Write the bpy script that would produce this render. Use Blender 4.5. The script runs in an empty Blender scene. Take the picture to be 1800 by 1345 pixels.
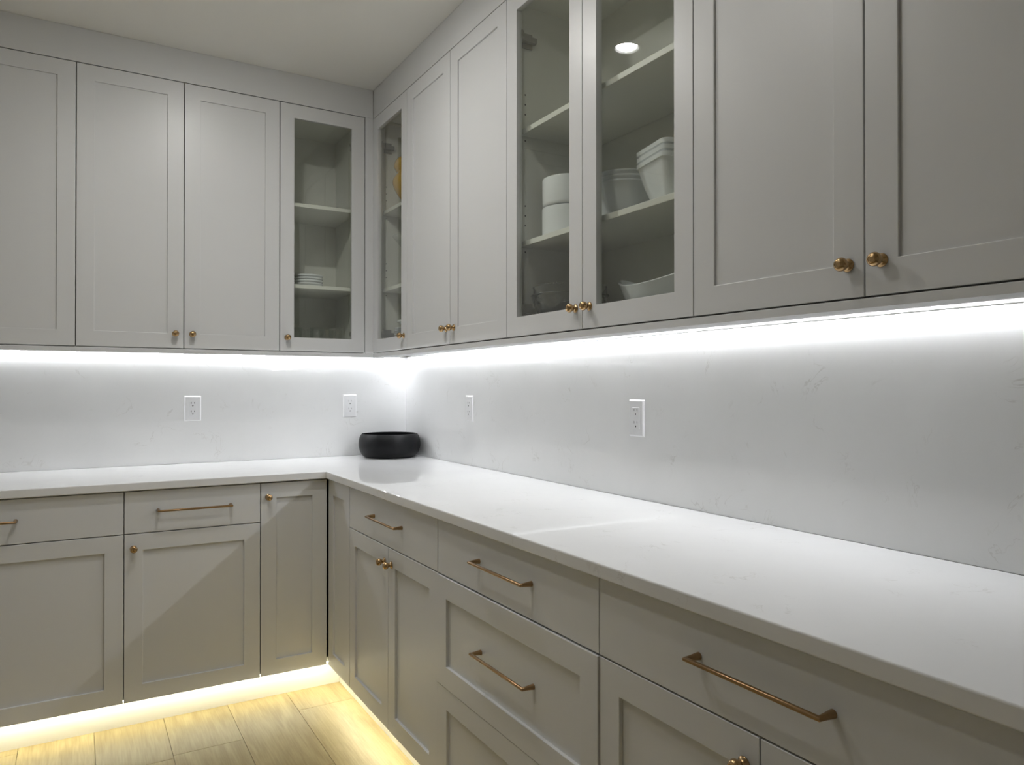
import bpy, bmesh, math, random
from mathutils import Vector, Matrix

random.seed(7)
SC = bpy.context.scene
COL = SC.collection

# ---------------------------------------------------------------- camera
FPX = 1293.84
cd = bpy.data.cameras.new('camera')
cam = bpy.data.objects.new('camera', cd)
COL.objects.link(cam)
cd.sensor_fit = 'HORIZONTAL'
cd.sensor_width = 36.0
cd.lens = 36.0 * FPX / 1800.0
cd.clip_start = 0.02
cam.location = (-1.5115, -3.6584, 1.2638)
cam.rotation_euler = (math.pi / 2 + 0.0064, 0.0, -0.5347)
SC.camera = cam

# ---------------------------------------------------------------- world, exposure, lamp strengths
w = bpy.data.worlds.new('world')
SC.world = w
w.use_nodes = True
w.node_tree.nodes['Background'].inputs[0].default_value = (0.02, 0.02, 0.02, 1)
w.node_tree.nodes['Background'].inputs[1].default_value = 0.3
SC.view_settings.view_transform = 'Standard'
SC.view_settings.look = 'None'
SC.view_settings.exposure = 0.3
SC.view_settings.gamma = 1.0
SC.view_settings.use_curve_mapping = False
SC.cycles.max_bounces = 9
SC.cycles.diffuse_bounces = 4
SC.cycles.glossy_bounces = 4
SC.cycles.transparent_max_bounces = 16
SC.cycles.transmission_bounces = 8
SC.cycles.caustics_reflective = False
SC.cycles.caustics_refractive = False
SC.cycles.sample_clamp_indirect = 6.0
SC.cycles.use_denoising = True
SC.cycles.use_adaptive_sampling = True
SC.cycles.adaptive_threshold = 0.03
SC.cycles.adaptive_min_samples = 20

LED_UNDER = 106.0       # strips below the wall cabinets, neutral white
LED_TOE = 30.0         # strips below the base cabinets, warm white
DOWNLIGHT = 430.0      # recessed ceiling lights
DIM = (1.0, 0.25, 0.60)  # strength of each ceiling light, tuned separately; the last is added fill

# ---------------------------------------------------------------- key dimensions (metres)
CT, CB = 0.915, 0.8857          # worktop top / underside
DCL, DCR = 0.6447, 0.6217       # worktop depth, back run / right run
UL, UR = 0.3835, 0.3230         # wall cabinet door plane
BL, BR = 0.6263, 0.6054         # base cabinet door plane
KL, KR = 0.5558, 0.5349         # toe kick plane
UB, UT = 1.4232, 2.5118         # wall cabinet door bottom / top
RB = 1.4025                     # light rail underside
BB, BT = 0.1113, 0.8800         # base fronts bottom / top
ZC = 2.648                      # ceiling
XL, YF = -3.3, -5.0             # far walls of the room
ENDL, ENDR = -2.280, -3.278     # where the two runs end

# ---------------------------------------------------------------- materials
MATS = {}


def new_mat(name):
    m = bpy.data.materials.new(name)
    m.use_nodes = True
    MATS[name] = m
    nt = m.node_tree
    return m, nt, nt.nodes['Principled BSDF'], nt.links


def principled(name, col, rough=0.5, metal=0.0, bump=0.0, bscale=60.0, spec=0.5, coat=0.0, var=0.0):
    m, nt, b, lk = new_mat(name)
    b.inputs['Base Color'].default_value = (*col, 1)
    b.inputs['Roughness'].default_value = rough
    b.inputs['Metallic'].default_value = metal
    b.inputs['Specular IOR Level'].default_value = spec
    b.inputs['Coat Weight'].default_value = coat
    tc = nt.nodes.new('ShaderNodeTexCoord')
    n = nt.nodes.new('ShaderNodeTexNoise')
    n.inputs['Scale'].default_value = bscale
    n.inputs['Detail'].default_value = 3
    lk.new(tc.outputs['Object'], n.inputs['Vector'])
    if var > 0:
        r = nt.nodes.new('ShaderNodeMapRange')
        r.inputs['To Min'].default_value = 1 - var
        r.inputs['To Max'].default_value = 1 + var
        lk.new(n.outputs['Fac'], r.inputs['Value'])
        mx = nt.nodes.new('ShaderNodeVectorMath')
        mx.operation = 'SCALE'
        mx.inputs[0].default_value = col
        lk.new(r.outputs['Result'], mx.inputs['Scale'])
        lk.new(mx.outputs['Vector'], b.inputs['Base Color'])
    if bump > 0:
        bp = nt.nodes.new('ShaderNodeBump')
        bp.inputs['Strength'].default_value = bump
        bp.inputs['Distance'].default_value = 0.001
        lk.new(n.outputs['Fac'], bp.inputs['Height'])
        lk.new(bp.outputs['Normal'], b.inputs['Normal'])
    return m


principled('paint', (0.690, 0.697, 0.700), 0.36, bump=0.03, bscale=220)
principled('carcass', (0.80, 0.805, 0.755), 0.42, bump=0.02, bscale=200)
principled('wall', (0.78, 0.775, 0.75), 0.8, bump=0.08, bscale=300)
principled('ceiling', (0.84, 0.83, 0.785), 0.85, bump=0.08, bscale=300)
principled('kick', (0.82, 0.81, 0.76), 0.5)
principled('brass', (0.47, 0.32, 0.165), 0.25, metal=1.0, var=0.12, bscale=90)
principled('bronze', (0.36, 0.235, 0.125), 0.30, metal=1.0, var=0.10, bscale=60)
principled('hinge_metal', (0.34, 0.33, 0.30), 0.38, metal=0.85)
principled('porcelain', (0.86, 0.89, 0.92), 0.08, coat=0.4)
principled('plastic', (0.80, 0.80, 0.81), 0.30)
principled('slot', (0.02, 0.02, 0.02), 0.6)
principled('black_ceramic', (0.0045, 0.005, 0.0058), 0.46, spec=0.2, bump=0.02, bscale=120)
principled('yellow_glaze', (0.58, 0.34, 0.004), 0.12, coat=0.3, var=0.15, bscale=14)
principled('stem', (0.06, 0.06, 0.04), 0.6)
principled('alu', (0.72, 0.72, 0.72), 0.45, metal=0.6)
principled('subfloor', (0.16, 0.13, 0.09), 0.8)


def emit_mat(name, col, strength):
    m, nt, b, lk = new_mat(name)
    b.inputs['Base Color'].default_value = (0.8, 0.8, 0.8, 1)
    b.inputs['Emission Color'].default_value = (*col, 1)
    b.inputs['Emission Strength'].default_value = strength
    return m


emit_mat('led_white', (0.965, 0.985, 1.03), LED_UNDER)
emit_mat('led_warm', (1.0, 0.97, 0.76), LED_TOE)
for k, f in enumerate(DIM):
    emit_mat('led_down_%d' % k, (1.0, 0.985, 0.95), DOWNLIGHT * f)


def glass_mat(name, tint, ior=1.5, gloss_rough=0.0, extra=0.0):
    # thin clear glass: passes light straight on, mirrors by Fresnel
    m = bpy.data.materials.new(name)
    m.use_nodes = True
    MATS[name] = m
    nt = m.node_tree
    nt.nodes.clear()
    out = nt.nodes.new('ShaderNodeOutputMaterial')
    tr = nt.nodes.new('ShaderNodeBsdfTransparent')
    tr.inputs['Color'].default_value = (*tint, 1)
    gl = nt.nodes.new('ShaderNodeBsdfGlossy')
    gl.inputs['Roughness'].default_value = gloss_rough
    gl.inputs['Color'].default_value = (1, 1, 1, 1)
    # Schlick's curve, the same on both faces of the sheet
    fr = nt.nodes.new('ShaderNodeLayerWeight')
    fr.inputs['Blend'].default_value = 0.5
    pw = nt.nodes.new('ShaderNodeMath')
    pw.operation = 'POWER'
    pw.inputs[1].default_value = 5.0
    nt.links.new(fr.outputs['Facing'], pw.inputs[0])
    f0 = ((ior - 1) / (ior + 1)) ** 2 + extra
    ad = nt.nodes.new('ShaderNodeMath')
    ad.operation = 'MULTIPLY_ADD'
    ad.use_clamp = True
    ad.inputs[1].default_value = 1 - f0
    ad.inputs[2].default_value = f0
    mx = nt.nodes.new('ShaderNodeMixShader')
    nt.links.new(pw.outputs[0], ad.inputs[0])
    nt.links.new(ad.outputs[0], mx.inputs[0])
    nt.links.new(tr.outputs[0], mx.inputs[1])
    nt.links.new(gl.outputs[0], mx.inputs[2])
    nt.links.new(mx.outputs[0], out.inputs[0])
    return m


glass_mat('pane_glass', (0.955, 0.965, 0.945), 1.5)
glass_mat('tumbler_glass', (0.93, 0.945, 0.935), 1.5, 0.03, 0.02)
m, nt, b, lk = new_mat('drink_glass')
b.inputs['Base Color'].default_value = (0.97, 0.985, 0.975, 1)
b.inputs['Roughness'].default_value = 0.0
b.inputs['IOR'].default_value = 1.46
b.inputs['Transmission Weight'].default_value = 1.0



def quartz(name):
    m, nt, b, lk = new_mat(name)
    b.inputs['Roughness'].default_value = 0.025
    b.inputs['Specular IOR Level'].default_value = 0.5
    tc = nt.nodes.new('ShaderNodeTexCoord')
    n1 = nt.nodes.new('ShaderNodeTexNoise')          # vein field
    n1.inputs['Scale'].default_value = 7.5
    n1.inputs['Detail'].default_value = 4.5
    n1.inputs['Roughness'].default_value = 0.62
    n1.inputs['Distortion'].default_value = 1.1
    lk.new(tc.outputs['Object'], n1.inputs['Vector'])
    s = nt.nodes.new('ShaderNodeMath'); s.operation = 'SUBTRACT'; s.inputs[1].default_value = 0.5
    a = nt.nodes.new('ShaderNodeMath'); a.operation = 'ABSOLUTE'
    lk.new(n1.outputs['Fac'], s.inputs[0]); lk.new(s.outputs[0], a.inputs[0])
    r = nt.nodes.new('ShaderNodeMapRange')
    r.inputs['From Min'].default_value = 0.0
    r.inputs['From Max'].default_value = 0.012
    r.inputs['To Min'].default_value = 1.0
    r.inputs['To Max'].default_value = 0.0
    lk.new(a.outputs[0], r.inputs['Value'])
    n2 = nt.nodes.new('ShaderNodeTexNoise')          # where veins show at all
    n2.inputs['Scale'].default_value = 9.0
    n2.inputs['Detail'].default_value = 2
    lk.new(tc.outputs['Object'], n2.inputs['Vector'])
    r2 = nt.nodes.new('ShaderNodeMapRange')
    r2.inputs['From Min'].default_value = 0.56
    r2.inputs['From Max'].default_value = 0.68
    lk.new(n2.outputs['Fac'], r2.inputs['Value'])
    mu = nt.nodes.new('ShaderNodeMath'); mu.operation = 'MULTIPLY'
    lk.new(r.outputs[0], mu.inputs[0]); lk.new(r2.outputs[0], mu.inputs[1])
    n3 = nt.nodes.new('ShaderNodeTexNoise')          # soft cloudiness
    n3.inputs['Scale'].default_value = 3.0
    n3.inputs['Detail'].default_value = 5
    lk.new(tc.outputs['Object'], n3.inputs['Vector'])
    cr = nt.nodes.new('ShaderNodeValToRGB')
    cr.color_ramp.elements[0].position = 0.3
    cr.color_ramp.elements[0].color = (0.775, 0.778, 0.775, 1)
    cr.color_ramp.elements[1].position = 0.7
    cr.color_ramp.elements[1].color = (0.825, 0.827, 0.825, 1)
    lk.new(n3.outputs['Fac'], cr.inputs[0])
    mx = nt.nodes.new('ShaderNodeMix'); mx.data_type = 'RGBA'
    sc = nt.nodes.new('ShaderNodeMath'); sc.operation = 'MULTIPLY'; sc.inputs[1].default_value = 0.42
    lk.new(mu.outputs[0], sc.inputs[0])
    lk.new(sc.outputs[0], mx.inputs['Factor'])
    lk.new(cr.outputs[0], mx.inputs['A'])
    mx.inputs['B'].default_value = (0.47, 0.45, 0.41, 1)
    lk.new(mx.outputs['Result'], b.inputs['Base Color'])
    return m


quartz('quartz')


def oak(name):
    m, nt, b, lk = new_mat(name)
    b.inputs['Roughness'].default_value = 0.42
    tc = nt.nodes.new('ShaderNodeTexCoord')
    oi = nt.nodes.new('ShaderNodeObjectInfo')
    off = nt.nodes.new('ShaderNodeVectorMath'); off.operation = 'MULTIPLY_ADD'
    cmb = nt.nodes.new('ShaderNodeCombineXYZ')
    lk.new(oi.outputs['Random'], cmb.inputs[0]); lk.new(oi.outputs['Random'], cmb.inputs[1])
    off.inputs[1].default_value = (37.0, 91.0, 0)
    lk.new(cmb.outputs[0], off.inputs[0])
    lk.new(tc.outputs['Object'], off.inputs[2])
    mp = nt.nodes.new('ShaderNodeMapping')
    mp.inputs['Scale'].default_value = (1.0, 0.05, 1.0)
    lk.new(off.outputs[0], mp.inputs['Vector'])
    g = nt.nodes.new('ShaderNodeTexNoise')           # fine grain
    g.inputs['Scale'].default_value = 170.0; g.inputs['Detail'].default_value = 4
    g.inputs['Distortion'].default_value = 0.3
    lk.new(mp.outputs[0], g.inputs['Vector'])
    mp2 = nt.nodes.new('ShaderNodeMapping')
    mp2.inputs['Scale'].default_value = (1.0, 0.16, 1.0)
    lk.new(off.outputs[0], mp2.inputs['Vector'])
    g2 = nt.nodes.new('ShaderNodeTexNoise')          # broad cathedral figure
    g2.inputs['Scale'].default_value = 12.0; g2.inputs['Detail'].default_value = 3
    g2.inputs['Distortion'].default_value = 1.6
    lk.new(mp2.outputs[0], g2.inputs['Vector'])
    cr = nt.nodes.new('ShaderNodeValToRGB')
    cr.color_ramp.elements[0].position = 0.32
    cr.color_ramp.elements[0].color = (0.30, 0.222, 0.095, 1)
    cr.color_ramp.elements[1].position = 0.66
    cr.color_ramp.elements[1].color = (0.455, 0.365, 0.180, 1)
    ad = nt.nodes.new('ShaderNodeMix'); ad.data_type = 'FLOAT'
    ad.inputs['Factor'].default_value = 0.45
    lk.new(g2.outputs['Fac'], ad.inputs['A']); lk.new(g.outputs['Fac'], ad.inputs['B'])
    lk.new(ad.outputs['Result'], cr.inputs[0])
    hs = nt.nodes.new('ShaderNodeHueSaturation')
    vr = nt.nodes.new('ShaderNodeMapRange')
    vr.inputs['To Min'].default_value = 0.86; vr.inputs['To Max'].default_value = 1.16
    lk.new(oi.outputs['Random'], vr.inputs['Value'])
    lk.new(vr.outputs[0], hs.inputs['Value'])
    lk.new(cr.outputs[0], hs.inputs['Color'])
    lk.new(hs.outputs[0], b.inputs['Base Color'])
    bp = nt.nodes.new('ShaderNodeBump')
    bp.inputs['Strength'].default_value = 0.25; bp.inputs['Distance'].default_value = 0.0006
    lk.new(g.outputs['Fac'], bp.inputs['Height']); lk.new(bp.outputs[0], b.inputs['Normal'])
    return m


oak('oak')


# ---------------------------------------------------------------- mesh helpers
def link(name, me, mat=None, parent=None, bevel=0.0, smooth=False, segs=2):
    o = bpy.data.objects.new(name, me)
    COL.objects.link(o)
    if mat and not me.materials:
        me.materials.append(MATS[mat])
    if parent:
        o.parent = parent
    if bevel > 0:
        bm = o.modifiers.new('bevel', 'BEVEL')
        bm.width = bevel
        bm.segments = segs
        bm.limit_method = 'ANGLE'
        bm.harden_normals = False
    if smooth:
        for p in me.polygons:
            p.use_smooth = True
    return o


def bm_box(bm, x0, x1, y0, y1, z0, z1):
    v = [bm.verts.new((x, y, z)) for x in (x0, x1) for y in (y0, y1) for z in (z0, z1)]
    for f in ((0, 1, 3, 2), (4, 6, 7, 5), (0, 4, 5, 1), (2, 3, 7, 6), (0, 2, 6, 4), (1, 5, 7, 3)):
        bm.faces.new([v[i] for i in f])


def finish(bm, name):
    bmesh.ops.recalc_face_normals(bm, faces=bm.faces)
    me = bpy.data.meshes.new(name)
    bm.to_mesh(me)
    bm.free()
    return me


def box(name, x0, x1, y0, y1, z0, z1, mat, parent=None, bevel=0.0):
    bm = bmesh.new()
    bm_box(bm, min(x0, x1), max(x0, x1), min(y0, y1), max(y0, y1), min(z0, z1), max(z0, z1))
    return link(name, finish(bm, name), mat, parent, bevel)


def prism(name, pts, z0, z1, mat, parent=None, bevel=0.0, segs=2):
    bm = bmesh.new()
    lo = [bm.verts.new((x, y, z0)) for x, y in pts]
    hi = [bm.verts.new((x, y, z1)) for x, y in pts]
    bm.faces.new(lo)
    bm.faces.new(hi)
    n = len(pts)
    for i in range(n):
        bm.faces.new((lo[i], lo[(i + 1) % n], hi[(i + 1) % n], hi[i]))
    return link(name, finish(bm, name), mat, parent, bevel, segs=segs)


def frame_mesh(name, x0, x1, z0, z1, st, yf, th):
    """rectangular ring in the xz plane, front at y=yf, thickness th towards +y"""
    bm = bmesh.new()
    rings = []
    for y in (yf, yf + th):
        for (a, b, c, d) in ((x0, x1, z0, z1), (x0 + st, x1 - st, z0 + st, z1 - st)):
            rings.append([bm.verts.new((a, y, c)), bm.verts.new((b, y, c)), bm.verts.new((b, y, d)), bm.verts.new((a, y, d))])
    of, inf, ob, inb = rings
    for i in range(4):
        j = (i + 1) % 4
        bm.faces.new((of[i], of[j], inf[j], inf[i]))
        bm.faces.new((ob[i], inb[i], inb[j], ob[j]))
        bm.faces.new((of[i], ob[i], ob[j], of[j]))
        bm.faces.new((inf[i], inf[j], inb[j], inb[i]))
    return finish(bm, name)


def lathe_mesh(name, prof, n=32, axis='Z', closed=False):
    """prof: list of (radius, height); axis 'Z' up or 'Y' towards -y"""
    bm = bmesh.new()
    rows = []
    for r, h in prof:
        if r < 1e-6:
            rows.append([bm.verts.new((0, 0, h))])
        else:
            rows.append([bm.verts.new((r * math.cos(2 * math.pi * k / n), r * math.sin(2 * math.pi * k / n), h)) for k in range(n)])
    pairs = list(zip(rows[:-1], rows[1:]))
    if closed:
        pairs.append((rows[-1], rows[0]))
    for A, B in pairs:
        for k in range(n):
            j = (k + 1) % n
            if len(A) == 1 and len(B) == 1:
                continue
            if len(A) == 1:
                bm.faces.new((A[0], B[j], B[k]))
            elif len(B) == 1:
                bm.faces.new((A[k], A[j], B[0]))
            else:
                bm.faces.new((A[k], A[j], B[j], B[k]))
    if axis == 'Y':
        bmesh.ops.rotate(bm, verts=bm.verts, cent=(0, 0, 0), matrix=Matrix.Rotation(math.pi / 2, 3, 'X'))
    me = finish(bm, name)
    for p in me.polygons:
        p.use_smooth = True
    me.shade_smooth()
    try:
        me.set_sharp_from_angle(angle=math.radians(50))
    except Exception:
        pass
    return me


def smooth_prof(pts, k=4):
    """Catmull-Rom through profile points"""
    out = []
    P = [pts[0]] + list(pts) + [pts[-1]]
    for i in range(1, len(P) - 2):
        p0, p1, p2, p3 = P[i - 1], P[i], P[i + 1], P[i + 2]
        for s in range(k):
            t = s / k
            out.append(tuple(0.5 * (2 * p1[a] + (p2[a] - p0[a]) * t + (2 * p0[a] - 5 * p1[a] + 4 * p2[a] - p3[a]) * t * t + (3 * p1[a] - p0[a] - 3 * p2[a] + p3[a]) * t ** 3) for a in (0, 1)))
    out.append(tuple(pts[-1]))
    return [(max(0.0, r), h) for r, h in out]


def empty(name, loc, rz=0.0):
    o = bpy.data.objects.new(name, None)
    COL.objects.link(o)
    o.location = loc
    o.rotation_euler = (0, 0, rz)
    o.empty_display_size = 0.05
    return o


def tag(o, label, cat, group=None):
    o['label'] = label
    o['category'] = cat
    if group:
        o['group'] = group
    return o


def structure(o):
    o['kind'] = 'structure'
    return o


def at_run(run, u):
    """origin of a thing on the back run (u = x of its left end) or right run (u = y of its left end).
    Local x runs to the viewer's right, local -y out into the room."""
    if run == 'back':
        return (u, 0.0, 0.0), 0.0
    return (0.0, u, 0.0), -math.pi / 2


# ---------------------------------------------------------------- the room
WT = 0.012   # backsplash slab thickness: the slabs stand proud of the plaster by this
fl = structure(box('floor', XL - 0.1, WT + 0.1, YF - 0.1, WT + 0.1, -0.06, -0.012, 'subfloor'))
PW = 0.2305
X0 = -0.9902 + 2 * PW
protos = {}
cols = int((X0 - XL) / PW) + 1
for c in range(cols + 1):
    xr = X0 - c * PW
    xl = xr - PW
    if xl < XL - 0.2:
        break
    x_lo = max(xl, XL)
    wd = xr - x_lo - 0.0012
    if wd < 0.03:
        continue
    # one column has its end joint where the photograph shows it
    ends = []
    start = -0.888 if c == 2 else -0.50 - ((c * 0.47 + 0.25) % 1.25)
    y = -0.50
    cuts = [y]
    while True:
        if start < cuts[-1] - 0.05:
            cuts.append(max(start, YF))
        if start <= YF:
            break
        start -= 1.30
    for a, b in zip(cuts[:-1], cuts[1:]):
        ln = a - b - 0.0012
        if ln < 0.02:
            continue
        key = (round(wd, 4), round(ln, 4))
        if key not in protos:
            bm = bmesh.new()
            bm_box(bm, 0, wd, -ln, 0, -0.012, 0)
            top = [e for e in bm.edges if all(abs(v.co.z) < 1e-6 for v in e.verts)]
            bmesh.ops.bevel(bm, geom=top, offset=0.0008, segments=1, affect='EDGES')
            protos[key] = finish(bm, 'plank')
            protos[key].materials.append(MATS['oak'])
        p = bpy.data.objects.new('plank', protos[key])
        COL.objects.link(p)
        p.location = (x_lo + 0.0006, a, 0)
        p.parent = fl

# plasterboard ceiling with round cut-outs for the recessed lights, closed by a slab above
CANS = ((-1.04, -1.32), (-0.855, -2.32), (-1.45, -2.00))  # last one is an added, unseen fill light for the base fronts
CAN_R, CAN_D = 0.046, 0.012
bm = bmesh.new()
loops = [[(XL - 0.1, YF - 0.1), (WT + 0.1, YF - 0.1), (WT + 0.1, WT + 0.1), (XL - 0.1, WT + 0.1)]]
for cx, cy in CANS:
    loops.append([(cx + CAN_R * math.cos(2 * math.pi * k / 40), cy + CAN_R * math.sin(2 * math.pi * k / 40)) for k in range(40)])
eds = []
for lp in loops:
    vs = [bm.verts.new((x, y, ZC)) for x, y in lp]
    eds += [bm.edges.new((vs[i], vs[(i + 1) % len(vs)])) for i in range(len(vs))]
bmesh.ops.triangle_fill(bm, use_beauty=True, edges=eds, normal=(0, 0, -1))
bm_box(bm, XL - 0.1, WT + 0.1, YF - 0.1, WT + 0.1, ZC + 0.08, ZC + 0.18)
me = bpy.data.meshes.new('ceiling')
bm.to_mesh(me)
bm.free()
structure(link('ceiling', me, 'ceiling'))
structure(box('wall_back', XL, WT + 0.1, WT, WT + 0.1, -0.012, ZC, 'wall'))
structure(box('wall_right', WT, WT + 0.1, YF, WT, -0.012, ZC, 'wall'))
structure(box('wall_left', XL - 0.1, XL, YF, WT + 0.1, -0.012, ZC, 'wall'))
structure(box('wall_front', XL - 0.1, WT + 0.1, YF - 0.1, YF, -0.012, ZC, 'wall'))

# painted fascia between the wall cabinets and the ceiling, light rails, corner filler
structure(box('trim_1', ENDL, -UR - 0.0005, -UL + 0.001, -UL + 0.019, UT + 0.0035, ZC - 0.0005, 'paint', bevel=0.0008))
structure(box('trim_2', -UR + 0.001, -UR + 0.019, -UL + 0.0005, ENDR, UT + 0.0035, ZC - 0.0005, 'paint', bevel=0.0008))
structure(box('trim_3', ENDL, -UR + 0.001, -UL + 0.0005, -UL + 0.075, RB, UB - 0.0035, 'paint', bevel=0.001))
structure(box('trim_4', -UR + 0.0015, -UR + 0.075, -UL + 0.076, ENDR, RB, UB - 0.0035, 'paint', bevel=0.001))
structure(box('trim_5', -0.3612, -UR - 0.0005, -UL + 0.0008, -UL + 0.019, UB - 0.0033, UT + 0.0033, 'paint', bevel=0.0008))
# toe kicks
structure(box('baseboard_back', ENDL, -KR, -KL, -KL + 0.016, 0.0, BB + 0.004, 'kick'))
structure(box('baseboard_right', -KR, -KR + 0.016, -KL + 0.001, ENDR, 0.0, BB + 0.004, 'kick'))

# ---------------------------------------------------------------- quartz worktop and splash
pts = [(0, 0), (ENDL - 0.01, 0), (ENDL - 0.01, -DCL), (-DCR, -DCL), (-DCR, ENDR - 0.01), (0, ENDR - 0.01)]
tag(prism('worktop', pts, CB, CT, 'quartz', bevel=0.003, segs=3),
    'glossy white quartz worktop bending round the corner over the base cabinets', 'worktop')
tag(box('backsplash', ENDL - 0.01, 0.0, 0.0, WT - 0.001, CT + 0.0005, UB - 0.001, 'quartz'),
    'white quartz splashback slab with two outlets on the back wall', 'backsplash')
tag(box('backsplash', 0.0, WT - 0.001, WT - 0.001, ENDR - 0.01, CT + 0.0005, UB - 0.001, 'quartz'),
    'long white quartz splashback slab above the deep worktop on the right-hand wall', 'backsplash')

# ---------------------------------------------------------------- hardware prototypes
KNOB = lathe_mesh('knob', [(0.0, 0.0), (0.0118, 0.0), (0.0122, 0.0012), (0.0116, 0.0026), (0.0085, 0.0040), (0.0060, 0.0070), (0.0058, 0.0095),
                           (0.0075, 0.0118), (0.0104, 0.0145), (0.0122, 0.0180), (0.0126, 0.0210), (0.0120, 0.0242), (0.0104, 0.0272), (0.0078, 0.0292),
                           (0.0066, 0.0296), (0.0058, 0.0290), (0.0040, 0.0296), (0.0, 0.0300)], 28, 'Y')
KNOB.materials.append(MATS['brass'])


def pull_mesh(cc=0.256, so=0.030):
    """bar pull: two flared posts and a mitred bar, back on y=0, bar out at y=-so"""
    path = [((-cc / 2, 0, 0), 0.0068), ((-cc / 2, -0.002, 0), 0.0066), ((-cc / 2, -so * 0.6, 0), 0.0050), ((-cc / 2, -so, 0), 0.0042),
            ((cc / 2, -so, 0), 0.0042), ((cc / 2, -so * 0.6, 0), 0.0050), ((cc / 2, -0.002, 0), 0.0066), ((cc / 2, 0, 0), 0.0068)]
    bm = bmesh.new()
    n = 14
    rows = []
    P = [Vector(p) for p, _ in path]
    for i, (p, r) in enumerate(path):
        p = Vector(p)
        if i == 0:
            t = (P[1] - P[0]).normalized(); k = 1.0
        elif i == len(P) - 1:
            t = (P[-1] - P[-2]).normalized(); k = 1.0
        else:
            a = (P[i] - P[i - 1]).normalized(); b = (P[i + 1] - P[i]).normalized()
            t = (a + b).normalized()
            k = 1.0 / max(0.3, t.dot(a))
        zc = Vector((0, 0, 1))
        s = t.cross(zc).normalized()
        rows.append([bm.verts.new(p + s * (r * k * math.cos(2 * math.pi * q / n)) + zc * (r * math.sin(2 * math.pi * q / n))) for q in range(n)])
    for A, B in zip(rows[:-1], rows[1:]):
        for q in range(n):
            j = (q + 1) % n
            bm.faces.new((A[q], A[j], B[j], B[q]))
    bm.faces.new(rows[0])
    bm.faces.new(rows[-1])
    me = finish(bm, 'pull_handle')
    me.shade_smooth()
    try:
        me.set_sharp_from_angle(angle=math.radians(35))
    except Exception:
        pass
    me.materials.append(MATS['bronze'])
    return me


PULL = pull_mesh()


def hinge_mesh():
    """concealed cup hinge: disc on the door stile, arm to the side panel (panel at local -x)"""
    bm = bmesh.new()
    n = 20
    # cup flange
    for (r, y0, y1, cx) in ((0.0235, -0.002, 0.008, 0.0), (0.0165, 0.008, 0.016, -0.002)):
        lo = [bm.verts.new((cx + r * math.cos(2 * math.pi * k / n), y0, r * math.sin(2 * math.pi * k / n))) for k in range(n)]
        hi = [bm.verts.new((cx + 0.92 * r * math.cos(2 * math.pi * k / n), y1, 0.92 * r * math.sin(2 * math.pi * k / n))) for k in range(n)]
        bm.faces.new(lo)
        bm.faces.new(hi)
        for k in range(n):
            bm.faces.new((lo[k], lo[(k + 1) % n], hi[(k + 1) % n], hi[k]))
    bm_box(bm, -0.019, -0.001, 0.006, 0.070, -0.0085, 0.0085)
    bm_box(bm, -0.0225, -0.017, 0.026, 0.062, -0.024, 0.024)
    me = finish(bm, 'hinge')
    me.materials.append(MATS['hinge_metal'])
    return me


HINGE = hinge_mesh()
_h = bmesh.new()
bmesh.ops.create_circle(_h, cap_ends=True, radius=0.0026, segments=10)
HOLE = finish(_h, 'pin_hole')
HOLE.materials.append(MATS['slot'])


def attach(me, name, parent, loc, rot=(0, 0, 0)):
    o = bpy.data.objects.new(name, me)
    COL.objects.link(o)
    o.parent = parent
    o.location = loc
    o.rotation_euler = rot
    return o


STILE = 0.0605
TH = 0.020
REC = 0.0085


def shaker(t, part, x0, x1, z0, z1, d, glass=False, knob=None, pull=False, flat=False, hinges=None, proud=0.0, rec=REC):
    """a front: x0..x1, z0..z1 in the thing's local frame, face at y=-d"""
    yf = -d - proud
    if flat:
        o = box(part, x0, x1, yf, yf + TH, z0, z1, 'paint', t, 0.0014)
    else:
        o = link(part, frame_mesh(part, x0, x1, z0, z1, STILE, yf, TH), 'paint', t, 0.0012)
        if glass:
            box('glass_pane', x0 + STILE - 0.004, x1 - STILE + 0.004, yf + 0.010, yf + 0.014, z0 + STILE - 0.004, z1 - STILE + 0.004, 'pane_glass', o)
        else:
            box('panel', x0 + STILE - 0.004, x1 - STILE + 0.004, yf + rec, yf + 0.016, z0 + STILE - 0.004, z1 - STILE + 0.004, 'paint', o)
    if knob:
        attach(KNOB, 'knob', o, (knob[0], yf, knob[1]))['label'] = 'small brass knob'
    if pull:
        cx = (x0 + x1) / 2
        cz = pull
        attach(PULL, 'pull_handle', o, (cx, yf if flat else yf + REC, cz))['label'] = 'bronze bar handle'
    if hinges:
        side, zs = hinges
        for hz in zs:
            if side == 'l':
                attach(HINGE, 'hinge', o, (x0 + 0.0405, yf + TH, hz))
            else:
                h = attach(HINGE, 'hinge', o, (x1 - 0.0405, yf + TH, hz), (0, math.pi, 0))
    return o


CTH = 0.018


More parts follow.
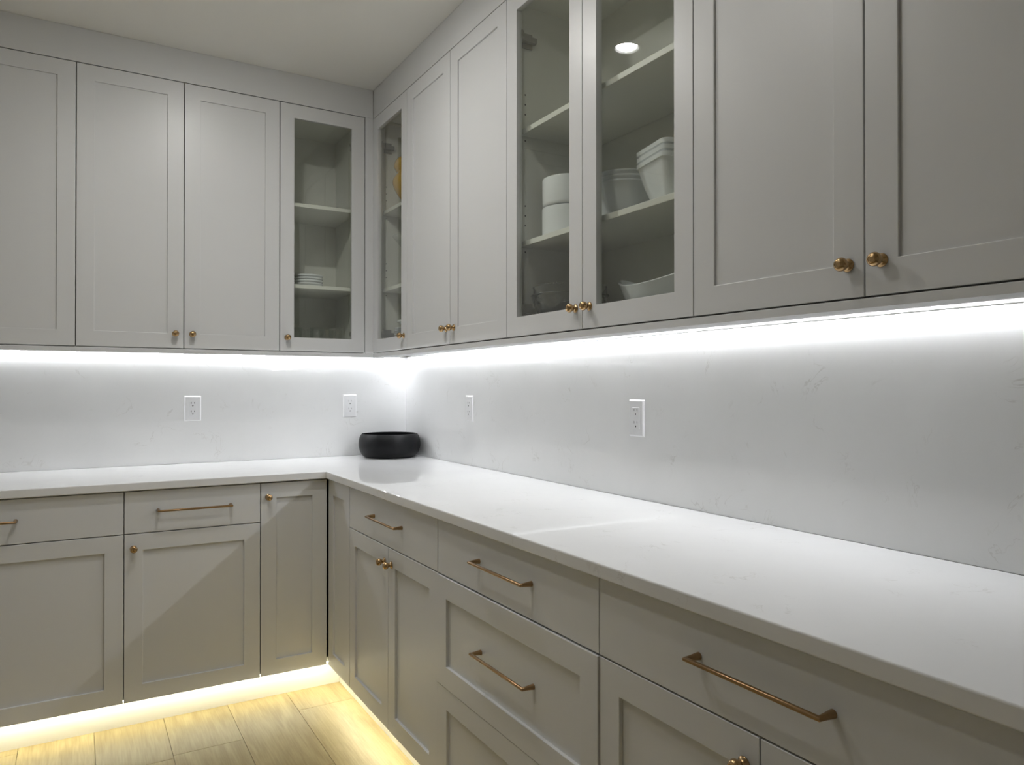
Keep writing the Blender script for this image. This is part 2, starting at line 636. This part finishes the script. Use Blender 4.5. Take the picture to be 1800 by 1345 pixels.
def carcass(t, w, z0, z1, d, back=0.009, shelves=(), holes_on=None, inset_top=0.0):
    f = -(d - TH - 0.002)
    sl = box('side_panel', 0.0004, CTH, back, f, z0, z1, 'carcass', t)
    sr = box('side_panel', w - CTH, w - 0.0004, back, f, z0, z1, 'carcass', t)
    box('bottom_panel', CTH, w - CTH, back, f, z0, z0 + CTH, 'carcass', t)
    box('top_panel', CTH, w - CTH, back, f, z1 - CTH, z1, 'carcass', t)
    box('back_panel', CTH, w - CTH, back, back - 0.006, z0 + CTH, z1 - CTH, 'carcass', t)
    for zs in shelves:
        box('shelf', CTH + 0.0015, w - CTH - 0.0015, back - 0.007, f + 0.018, zs - 0.0165, zs, 'carcass', t, 0.0012)
        for (px, dr, sp) in ((CTH + 0.0003, 1, sl), (w - CTH - 0.0003, -1, sr)):
            for zo in ((0.055, 0.087, 0.119, -0.030) if holes_on else ()):
                attach(HOLE, 'pin_hole', sp, (px, f + 0.037, zs + zo), (0, math.pi / 2 * dr, 0))


def upper(run, u, w, d, doors, label, glass=False, shelves=(), knobs=(), hinges=()):
    loc, rz = at_run(run, u)
    loc = (loc[0], loc[1], 0)
    t = empty('wall_cabinet', loc, rz)
    tag(t, label, 'cabinet', 'wall cabinets above the worktop')
    carcass(t, w, UB - 0.001, UT + 0.002, d, shelves=shelves, holes_on=glass)
    g = 0.0015
    n = len(doors)
    for i, (a, b) in enumerate(doors):
        k = None
        if knobs[i] == 'r':
            k = (b - g - 0.0305, UB + 0.0585)
        elif knobs[i] == 'l':
            k = (a + g + 0.0305, UB + 0.0585)
        hg = None
        if glass:
            hg = (hinges[i], (UB + 0.085, UT - 0.130))
        shaker(t, 'door', a + g, b - g, UB, UT, d, glass=glass, knob=k, hinges=hg, rec=0.0055)
    return t


SH = (1.7305, 2.0905)
# back run, seen from its outer end to the corner
upper('back', -2.2800, 0.7655, UL, [(0, 0.3827), (0.3827, 0.7655)],
      'two-door wall cabinet at the outer end of the back run', knobs='rl')
upper('back', -1.5141, 0.7652, UL, [(0, 0.3814), (0.3814, 0.7652)],
      'two-door solid wall cabinet beside the glazed corner cabinet on the back wall', knobs='rl')
upper('back', -0.7486, 0.3850, UL, [(0, 0.3850)],
      'single glazed wall cabinet on the back wall holding tumblers and white dishes', glass=True, shelves=(1.7245, 2.0885), knobs='l', hinges='r')
# right run, from the corner outwards
upper('right', -0.3795, 0.4083, UR, [(0, 0.4083)],
      'narrow-looking glazed wall cabinet right of the corner with a yellow ornament inside', glass=True, shelves=(1.722, 2.082), knobs='r', hinges='l')
upper('right', -0.7878, 0.8300, UR, [(0, 0.4140), (0.4140, 0.8300)],
      'two-door solid wall cabinet between the two glazed cabinets of the right-hand run', knobs='rl')
upper('right', -1.6178, 0.8309, UR, [(0, 0.4109), (0.4109, 0.8309)],
      'glazed two-door wall cabinet holding glass bowls and white porcelain', glass=True, shelves=SH, knobs='rl', hinges='lr')
upper('right', -2.4487, 0.8310, UR, [(0, 0.4155), (0.4155, 0.8310)],
      'two-door solid wall cabinet nearest the camera with two large brass knobs', knobs='rl')

# ---------------------------------------------------------------- base cabinets
G = 0.0016
ZD = 0.7255      # drawer / door joint
ZP = 0.806       # height of the top drawer pulls


def base(run, u, w, d, label):
    loc, rz = at_run(run, u)
    t = empty('base_cabinet', loc, rz)
    tag(t, label, 'cabinet', 'base cabinets below the worktop')
    f = -(d - TH - 0.002)
    b = -0.002
    z0, z1 = BB + 0.005, CB - 0.0005
    box('side_panel', 0.0004, CTH, b, f, z0, z1, 'carcass', t)
    box('side_panel', w - CTH, w - 0.0004, b, f, z0, z1, 'carcass', t)
    box('bottom_panel', CTH, w - CTH, b, f, z0, z0 + CTH, 'carcass', t)
    box('back_panel', CTH, w - CTH, b, b - 0.006, z0 + CTH, z1, 'carcass', t)
    box('top_rail', CTH, w - CTH, f + 0.08, f, z1 - CTH, z1, 'carcass', t)
    return t


def base_knob(a, b, side, top):
    x = a + G + 0.0295 if side == 'l' else b - G - 0.0295
    return (x, top - 0.054)


# back run
t = base('back', -2.2715, 0.912, BL, 'wide base cabinet with one drawer at the outer end of the back run')
shaker(t, 'drawer', G, 0.912 - G, ZD + G, BT, BL, flat=True, pull=ZP)
shaker(t, 'door', G, 0.456 - G, BB, ZD - G, BL, knob=base_knob(0, 0.456, 'r', ZD))
shaker(t, 'door', 0.456 + G, 0.912 - G, BB, ZD - G, BL, knob=base_knob(0.456, 0.912, 'l', ZD))
t = base('back', -1.3595, 0.4813, BL, 'base cabinet with one drawer over one door beside the corner cabinet on the back run')
shaker(t, 'drawer', G, 0.4813 - G, ZD + G, BT, BL, flat=True, pull=ZP)
shaker(t, 'door', G, 0.4813 - G, BB, ZD - G, BL, knob=base_knob(0, 0.4813, 'l', ZD))

# corner unit with a folding pair of leaves
t = empty('base_cabinet', (0, 0, 0))
tag(t, 'corner base cabinet with two narrow full-height leaves meeting in the inner corner', 'cabinet', 'base cabinets below the worktop')
fb, fr = -(BL - TH - 0.002), -(BR - TH - 0.002)
z0, z1 = BB + 0.005, CB - 0.0005
box('side_panel', -0.8778, -0.8602, -0.002, fb, z0, z1, 'carcass', t)
box('side_panel', fr, -0.002, -0.9033, -0.8857, z0, z1, 'carcass', t)
prism('bottom_panel', [(-0.002, -0.002), (-0.8600, -0.002), (-0.8600, fb), (fr, fb), (fr, -0.8855), (-0.002, -0.8855)], z0, z0 + CTH, 'carcass', t)
box('back_panel', -0.8600, -0.009, -0.002, -0.008, z0 + CTH, z1, 'carcass', t)
box('back_panel', -0.008, -0.002, -0.010, -0.8855, z0 + CTH, z1, 'carcass', t)
shaker(t, 'door', -0.8782 + G, -BR - 0.0065, BB, BT, BL, knob=(-0.8782 + G + 0.0280, BT - 0.0555))
# the leaf on the right run: built in the run's frame, turned into place
me = frame_mesh('door', 0.0, 0.9037 - G - BL - 0.0035, BB, BT, STILE, 0.0, TH)
o = link('door', me, 'paint', t, 0.0012)
o.location = (-BR, -BL - 0.0035, 0)
o.rotation_euler = (0, 0, -math.pi / 2)
wl = 0.9037 - G - BL - 0.0035
box('panel', STILE - 0.004, wl - STILE + 0.004, REC, 0.016, BB + STILE - 0.004, BT - STILE + 0.004, 'paint', o)

# right run
t = base('right', -0.9037, 0.8014, BR, 'base cabinet with one drawer over a pair of doors right of the corner')
shaker(t, 'drawer', G, 0.8014 - G, ZD + G, BT, BR, flat=True, pull=ZP + 0.004)
shaker(t, 'door', G, 0.4057 - G * 0.6, BB, ZD - G, BR, knob=base_knob(0, 0.4057, 'r', ZD))
shaker(t, 'door', 0.4057 + G * 0.6, 0.8014 - G, BB, ZD - G, BR, knob=base_knob(0.4057, 0.8014, 'l', ZD))
t = base('right', -1.7051, 0.7677, BR, 'base cabinet with three stacked drawers in the middle of the right-hand run')
shaker(t, 'drawer', G, 0.7677 - G, ZD + G, BT, BR, flat=True, pull=ZP + 0.004)
shaker(t, 'drawer', G, 0.7677 - G, 0.4105 + G * 0.5, ZD - G * 1.5, BR, pull=0.572, proud=0.0035)
shaker(t, 'drawer', G, 0.7677 - G, BB, 0.4105 - G * 0.5, BR, pull=0.268, proud=0.002)
t = base('right', -2.4728, 0.8052, BR, 'base cabinet with one wide drawer over two doors nearest the camera')
shaker(t, 'drawer', G, 0.8052 - G, ZD + G, BT, BR, flat=True, pull=ZP + 0.004)
shaker(t, 'door', G, 0.4036 - G, BB, ZD - G, BR, knob=base_knob(0, 0.4036, 'r', ZD))
shaker(t, 'door', 0.4036 + G, 0.8052 - G, BB, ZD - G, BR, knob=base_knob(0.4036, 0.8052, 'l', ZD))


# ---------------------------------------------------------------- light strips
def strip(name, run, u0, u1, dist, ztop, r, mat, label):
    """aluminium channel with a rounded diffuser below it; dist = distance of its centre line from the wall"""
    L = abs(u1 - u0)
    loc, rz = at_run(run, u0)
    t = empty(name, loc, rz)
    tag(t, label, 'light strip', 'light strips fixed under the cabinets')
    box('channel', 0, L, -dist - r, -dist + r, ztop - 0.004, ztop, 'alu', t)
    bm = bmesh.new()
    n = 8
    ends = []
    for x in (0.001, L - 0.001):
        ends.append([bm.verts.new((x, -dist + r * 0.95 * math.cos(math.pi * k / n), ztop - 0.004 - r * 0.95 * math.sin(math.pi * k / n))) for k in range(n + 1)])
    for k in range(n):
        bm.faces.new((ends[0][k], ends[0][k + 1], ends[1][k + 1], ends[1][k]))
    bm.faces.new((ends[0][0], ends[1][0], ends[1][n], ends[0][n]))
    bm.faces.new(ends[0])
    bm.faces.new(ends[1])
    link('diffuser', finish(bm, 'diffuser'), mat, t)
    return t


DS = 0.0048
strip('light_strip', 'back', -1.90, -0.05, DS, UB - 0.001, 0.0035, 'led_white', 'white light strip under the wall cabinets of the back wall')
strip('light_strip', 'right', -0.05, -3.06, DS, UB - 0.001, 0.0035, 'led_white', 'white light strip under the wall cabinets of the right-hand wall')
strip('light_strip', 'back', ENDL + 0.02, -KR - 0.055, KL + 0.035, BB + 0.004, 0.005, 'led_warm', 'warm light strip above the toe kick of the back run')
strip('light_strip', 'right', -KL - 0.055, ENDR + 0.02, KR + 0.035, BB + 0.004, 0.005, 'led_warm', 'warm light strip above the toe kick of the right-hand run')


# ---------------------------------------------------------------- recessed ceiling lights
RING = lathe_mesh('trim_ring', [(CAN_R, 0.0), (CAN_R, -0.0015), (CAN_R + 0.002, -0.0028), (CAN_R + 0.008, -0.0028), (CAN_R + 0.010, -0.0012), (CAN_R + 0.010, 0.0)], 40, closed=True)
RING.materials.append(MATS['plastic'])
CAN = lathe_mesh('can', [(CAN_R, -0.001), (CAN_R - 0.002, CAN_D), (CAN_R - 0.002, CAN_D + 0.002), (0.0, CAN_D + 0.002), (0.0, CAN_D + 0.006), (CAN_R + 0.0015, CAN_D + 0.006), (CAN_R + 0.0015, 0.002)], 40)
CAN.materials.append(MATS['plastic'])
LENSES = []
for k in range(3):
    me = lathe_mesh('lens', [(0.0, CAN_D - 0.020), (0.014, CAN_D - 0.0190), (0.026, CAN_D - 0.0155), (0.035, CAN_D - 0.0095), (0.0395, CAN_D - 0.003), (0.0405, CAN_D), (0.0, CAN_D)], 40)
    me.materials.append(MATS['led_down_%d' % k])
    LENSES.append(me)
for lens, (x, y), lab in zip(LENSES, CANS, ('round recessed ceiling light mirrored in the large glazed cabinet',
                              'round recessed ceiling light above the middle of the right-hand run',
                              'added round recessed fill light over the open floor')):
    t = empty('ceiling_light', (x, y, ZC))
    tag(t, lab, 'ceiling light', 'recessed ceiling lights')
    attach(RING, 'trim_ring', t, (0, 0, 0))
    attach(CAN, 'can', t, (0, 0, 0))
    attach(lens, 'lens', t, (0, 0, 0))


# ---------------------------------------------------------------- outlets
def outlet(run, u, zc, label):
    loc, rz = at_run(run, u)
    t = empty('wall_outlet', (loc[0], loc[1], zc), rz)
    tag(t, label, 'outlet', 'white duplex outlets in the splashback')
    W, H = 0.0715, 0.1165
    bm = bmesh.new()
    y0, y1 = -0.0004, -0.0062
    A = [bm.verts.new((sx * W / 2, y0, sz * H / 2)) for sx, sz in ((-1, -1), (1, -1), (1, 1), (-1, 1))]
    B = [bm.verts.new((sx * (W / 2 - 0.0045), y1, sz * (H / 2 - 0.0045))) for sx, sz in ((-1, -1), (1, -1), (1, 1), (-1, 1))]
    bm.faces.new(A)
    bm.faces.new(B)
    for i in range(4):
        bm.faces.new((A[i], A[(i + 1) % 4], B[(i + 1) % 4], B[i]))
    link('cover_plate', finish(bm, 'cover_plate'), 'plastic', t, 0.0008)
    r = box('receptacle', -0.0168, 0.0168, -0.0060, -0.0074, -0.0335, 0.0335, 'plastic', t, 0.0006)
    for dz in (-0.0190, 0.0190):
        for sx, h in ((-0.0066, 0.0078), (0.0066, 0.0062)):
            box('slot', sx - 0.0010, sx + 0.0010, -0.0073, -0.00752, dz + 0.0035 - h / 2 + 0.003, dz + 0.0035 + h / 2 + 0.003, 'slot', r)
        bm = bmesh.new()
        vs = [bm.verts.new((0.0028 * math.cos(2 * math.pi * k / 14), -0.00752, dz - 0.0065 + 0.0028 * math.sin(2 * math.pi * k / 14))) for k in range(14)]
        vb = [bm.verts.new((v.co.x, -0.0073, v.co.z)) for v in vs]
        bm.faces.new(vs)
        for k in range(14):
            bm.faces.new((vs[k], vs[(k + 1) % 14], vb[(k + 1) % 14], vb[k]))
        link('ground_hole', finish(bm, 'ground_hole'), 'slot', r)
    return t


outlet('back', -1.0503, 1.1662, 'white outlet on the back splashback farther from the corner')
outlet('back', -0.3087, 1.1683, 'white outlet on the back splashback near the corner above the black bowl')
outlet('right', -0.7378, 1.1686, 'white outlet on the right-hand splashback just beside the corner, seen edge-on')
outlet('right', -1.8760, 1.1670, 'white outlet alone in the middle of the right-hand splashback')

# ---------------------------------------------------------------- black bowl in the corner
prof = smooth_prof([(0.0, 0.0), (0.100, 0.0), (0.122, 0.003), (0.141, 0.020), (0.1515, 0.050), (0.1525, 0.075), (0.148, 0.098), (0.1395, 0.1135), (0.1365, 0.1165),
                    (0.1340, 0.1150), (0.1370, 0.104), (0.1440, 0.075), (0.1420, 0.048), (0.128, 0.022), (0.095, 0.010), (0.0, 0.009)], 4)
o = link('bowl', lathe_mesh('bowl', prof, 72), 'black_ceramic')
o.location = (-0.1570, -0.1660, CT + 0.0004)
tag(o, 'matte black round bowl in the worktop corner', 'bowl')

# ---------------------------------------------------------------- things inside the glazed cabinets
ZB = UB - 0.001 + CTH + 0.0004      # cabinet floor


def put(me, name, loc, label, cat, group=None, rz=0.0, mat=None):
    o = bpy.data.objects.new(name, me)
    COL.objects.link(o)
    if mat and not me.materials:
        me.materials.append(MATS[mat])
    o.location = loc
    o.rotation_euler = (0, 0, rz)
    return tag(o, label, cat, group)


def bowl_mesh(name, rb, rt, h, th=0.0035, belly=0.5, n=48, lip=0.0):
    outer = [(0.0, 0.0), (rb * 0.92, 0.0), (rb, 0.0015)]
    for i in range(1, 8):
        s = i / 8
        outer.append((rb + (rt - rb) * (s ** belly), h * s))
    outer += [(rt + lip * 0.2, h - 0.0065), (rt + lip, h - 0.0045), (rt + lip, h - 0.001), (rt + lip - th * 0.4, h + 0.0006), (rt - th, h - 0.0006)]
    outer = [p for i, p in enumerate(outer) if i < 9 or i > 9]
    inner = [(rb + (rt - rb) * ((i / 8) ** belly) - th, max(h * i / 8, th)) for i in range(7, 0, -1)]
    inner += [(rb * 0.9 - th, th), (0.0, th)]
    return lathe_mesh(name, outer + inner, n)


# --- large glazed cabinet, right run (y -1.62 .. -2.45)
g = 'straight-sided white bowls stacked on the middle shelf'
R1 = lathe_mesh('soup_bowl', [(0.0, 0.0), (0.078, 0.0), (0.0845, 0.004), (0.0865, 0.014), (0.0870, 0.085), (0.0862, 0.0905), (0.0835, 0.0895), (0.0830, 0.014), (0.076, 0.006), (0.0, 0.006)], 56)
put(R1, 'soup_bowl', (-0.178, -1.7620, SH[0] + 0.0004), 'straight-sided white bowl, lower of the two stacked behind the glass', 'bowl', g, mat='porcelain')
put(R1, 'soup_bowl', (-0.176, -1.7605, SH[0] + 0.0925), 'straight-sided white bowl, upper of the two stacked behind the glass', 'bowl', g)

RB2 = bowl_mesh('round_bowl', 0.044, 0.0850, 0.104, 0.0022, 0.46, lip=0.0025)
RB2.materials.append(MATS['porcelain'])
for k, nm in enumerate(('outermost', 'middle', 'innermost')):
    o = put(RB2, 'round_bowl', (-0.170, -2.0180, SH[0] + 0.0004 + 0.0135 * k), 'round white porcelain bowl, %s of the nested three' % nm, 'bowl', 'nested round white bowls')


def square_bowl(name, sb, stp, h, th=0.0028):
    """square bowl with rounded corners, flaring upwards"""
    bm = bmesh.new()
    rows = []

    def ring(half, z, rc):
        vs = []
        for q in range(4):
            a0 = q * math.pi / 2
            cx = (half - rc) * (1 if q in (0, 3) else -1)
            cy = (half - rc) * (1 if q in (0, 1) else -1)
            for k in range(5):
                a = a0 + k * math.pi / 8
                vs.append(bm.verts.new((cx + rc * math.cos(a), cy + rc * math.sin(a), z)))
        return vs
    seq = [(sb, 0.0), (sb + 0.002, 0.002)]
    for i in range(1, 9):
        s = i / 8
        seq.append((sb + (stp - sb) * (s ** 0.55), h * s))
    seq += [(stp + 0.0004, h + 0.0002), (stp + 0.0032, h + 0.0016), (stp + 0.0034, h + 0.0120), (stp + 0.0020, h + 0.0130)]
    inner = [(stp - 0.001, h + 0.0124)] + [(a - th, max(z, th)) for a, z in seq[-5::-1]][:-1]
    for a, z in seq + inner:
        rows.append(ring(a, z, min(0.018, a * 0.4)))
    n = len(rows[0])
    bm.faces.new(rows[0])
    bm.faces.new(rows[-1])
    for A, B in zip(rows[:-1], rows[1:]):
        for k in range(n):
            bm.faces.new((A[k], A[(k + 1) % n], B[(k + 1) % n], B[k]))
    me = finish(bm, name)
    me.shade_smooth()
    try:
        me.set_sharp_from_angle(angle=math.radians(55))
    except Exception:
        pass
    me.materials.append(MATS['porcelain'])
    return me


SQ = square_bowl('square_bowl', 0.034, 0.073, 0.106)
for k, nm in enumerate(('outermost', 'middle', 'innermost')):
    put(SQ, 'square_bowl', (-0.178, -2.2340, SH[0] + 0.0004 + 0.0165 * k), 'square white porcelain bowl, %s of the nested three' % nm, 'bowl', 'nested square white bowls', rz=math.radians(-12))


def glass_bowl(name, rt, rb, h):
    prof = [(0.0, 0.0), (rb * 0.9, 0.0), (rb, 0.002), (rb + (rt - rb) * 0.45, h * 0.30), (rb + (rt - rb) * 0.80, h * 0.58), (rt * 0.985, h * 0.78), (rt * 1.012, h * 0.80),
            (rt * 1.012, h * 0.815), (rt * 0.955, h * 0.835), (rt * 0.960, h * 0.97), (rt * 0.965, h), (rt * 0.945, h), (rt * 0.940, h * 0.84), (rt * 0.955, h * 0.78),
            (rb + (rt - rb) * 0.78 - 0.004, h * 0.58), (rb + (rt - rb) * 0.42 - 0.004, h * 0.30), (rb * 0.93, 0.005), (0.0, 0.005)]
    return lathe_mesh(name, prof, 64)


def rim_beads(parent, r, z, n=72):
    bm = bmesh.new()
    for k in range(n):
        a = 2 * math.pi * k / n
        m = Matrix.Translation((r * math.cos(a), r * math.sin(a), z)) @ Matrix.Rotation(a, 4, 'Z')
        bmesh.ops.create_icosphere(bm, subdivisions=1, radius=0.0030, matrix=m)
    o = link('rim_beads', finish(bm, 'rim_beads'), 'drink_glass', parent, smooth=True)
    o['kind'] = 'stuff'
    return o


GBW = glass_bowl('glass_bowl', 0.122, 0.078, 0.138)
GBW.materials.append(MATS['drink_glass'])
o = put(GBW, 'glass_bowl', (-0.165, -1.7450, ZB), 'clear glass bowl with a beaded rim at the bottom of the large glazed cabinet', 'bowl')
rim_beads(o, 0.1165, 0.1395)


def boat_mesh():
    """curved white serving dish whose rim dips between two raised tips (tips along local x)"""
    bm = bmesh.new()
    nt_, nr = 48, 8

    def pt(th, r, off):
        c, sn = math.cos(th), math.sin(th)
        a, b2 = 0.150 - off, 0.085 - off
        x, y = a * c, b2 * sn * (1 - 0.45 * c * c)
        zr = 0.086 + 0.034 * abs(c) ** 2.0
        k = 0.50 + 0.50 * r ** 0.75
        return (x * k, y * k, (zr - off * 0.2) * r ** 1.15 + off)
    outer = [[bm.verts.new(pt(2 * math.pi * q / nt_, i / nr, 0.0)) for q in range(nt_)] for i in range(nr + 1)]
    inner = [[bm.verts.new(pt(2 * math.pi * q / nt_, i / nr, 0.004)) for q in range(nt_)] for i in range(nr, -1, -1)]
    rows = outer + inner
    for A, B in zip(rows[:-1], rows[1:]):
        for q in range(nt_):
            bm.faces.new((A[q], A[(q + 1) % nt_], B[(q + 1) % nt_], B[q]))
    bm.faces.new(rows[0])
    bm.faces.new(rows[-1])
    me = finish(bm, 'serving_dish')
    me.shade_smooth()
    try:
        me.set_sharp_from_angle(angle=math.radians(60))
    except Exception:
        pass
    me.materials.append(MATS['porcelain'])
    return me


put(boat_mesh(), 'serving_dish', (-0.190, -2.1850, ZB + 0.001), 'curved white serving dish with raised ends beside the glass bowls', 'dish', rz=math.radians(90))

# --- narrow glazed cabinet beside the corner (y -0.38 .. -0.79)
ORD = ('topmost', 'second from the top', 'third from the top', 'fourth from the top', 'fifth from the top', 'sixth from the top', 'third from the bottom', 'second from the bottom', 'bottom one')
PL = lathe_mesh('plate', [(0.0, 0.0), (0.070, 0.0), (0.074, 0.0015), (0.100, 0.0055), (0.1235, 0.0115), (0.1245, 0.0135), (0.1225, 0.0135), (0.099, 0.0080), (0.072, 0.0036), (0.0, 0.0034)], 56)
PL.materials.append(MATS['porcelain'])
for k in range(9):
    put(PL, 'plate', (-0.171, -0.598, ZB + 0.0092 * k), 'white dinner plate, %s of nine in the stack beside the corner' % ORD[8 - k], 'plate', 'stacked white dinner plates')
SB = bowl_mesh('small_bowl', 0.050, 0.112, 0.034, 0.003, 0.6)
put(SB, 'small_bowl', (-0.171, -0.598, ZB + 0.0092 * 9 + 0.004), 'shallow white bowl on top of the dinner plate stack', 'bowl', mat='porcelain')
CG = lathe_mesh('cocktail_glass', [(0.0, 0.0), (0.045, 0.0), (0.046, 0.002), (0.010, 0.006), (0.0045, 0.016), (0.0045, 0.060), (0.008, 0.068), (0.136, 0.218), (0.1345, 0.2185), (0.006, 0.072), (0.0, 0.071)], 48)
put(CG, 'glass_bowl', (-0.162, -0.588, 1.722 + 0.0005), 'clear conical footed glass bowl on the middle shelf beside the corner', 'bowl', mat='drink_glass')
t = empty('gourd_ornament', (-0.165, -0.580, 2.082 + 0.0005))
tag(t, 'shiny yellow gourd-shaped ornament on the top shelf beside the corner', 'ornament')
GP = lathe_mesh('body', smooth_prof([(0.0, 0.0), (0.060, 0.002), (0.076, 0.012), (0.105, 0.045), (0.127, 0.085), (0.130, 0.112), (0.118, 0.134), (0.110, 0.146), (0.117, 0.160), (0.124, 0.178), (0.115, 0.204), (0.080, 0.222), (0.030, 0.228), (0.0, 0.229)], 4), 48)
link('body', GP, 'yellow_glaze', t)
GS = lathe_mesh('stalk', smooth_prof([(0.0, 0.222), (0.020, 0.226), (0.012, 0.240), (0.011, 0.262), (0.014, 0.270), (0.0, 0.272)], 3), 16)
link('stalk', GS, 'stem', t)

# --- glazed cabinet on the back wall (x -0.75 .. -0.36)
DP = bowl_mesh('dessert_dish', 0.046, 0.066, 0.024, 0.003, 0.5)
DP.materials.append(MATS['porcelain'])
for k in range(4):
    put(DP, 'dessert_dish', (-0.573, -0.200, 1.7245 + 0.0004 + 0.0125 * k), 'small white dish, %s of four stacked in the back-wall glazed cabinet' % ('bottom one', 'second from the bottom', 'second from the top', 'topmost')[k], 'dish', 'stacked small white dishes')
TU = lathe_mesh('tumbler', [(0.0, 0.0), (0.026, 0.0), (0.0285, 0.002), (0.0350, 0.098), (0.0340, 0.0995), (0.0325, 0.098), (0.0268, 0.010), (0.0, 0.008)], 32)
TU.materials.append(MATS['tumbler_glass'])
for (x, y, lab) in ((-0.640, -0.215, 'clear tumbler nearest the knob side of the back-wall glazed cabinet'),
                    (-0.548, -0.250, 'clear tumbler with bright glints in the middle of the back-wall glazed cabinet'),
                    (-0.566, -0.140, 'clear tumbler behind the middle one in the back-wall glazed cabinet'),
                    (-0.458, -0.245, 'clear tumbler second from the corner in the back-wall glazed cabinet'),
                    (-0.468, -0.130, 'clear tumbler standing in the rear corner of the back-wall glazed cabinet')):
    put(TU, 'tumbler', (x, y, ZB), lab, 'glass', 'clear tumblers')
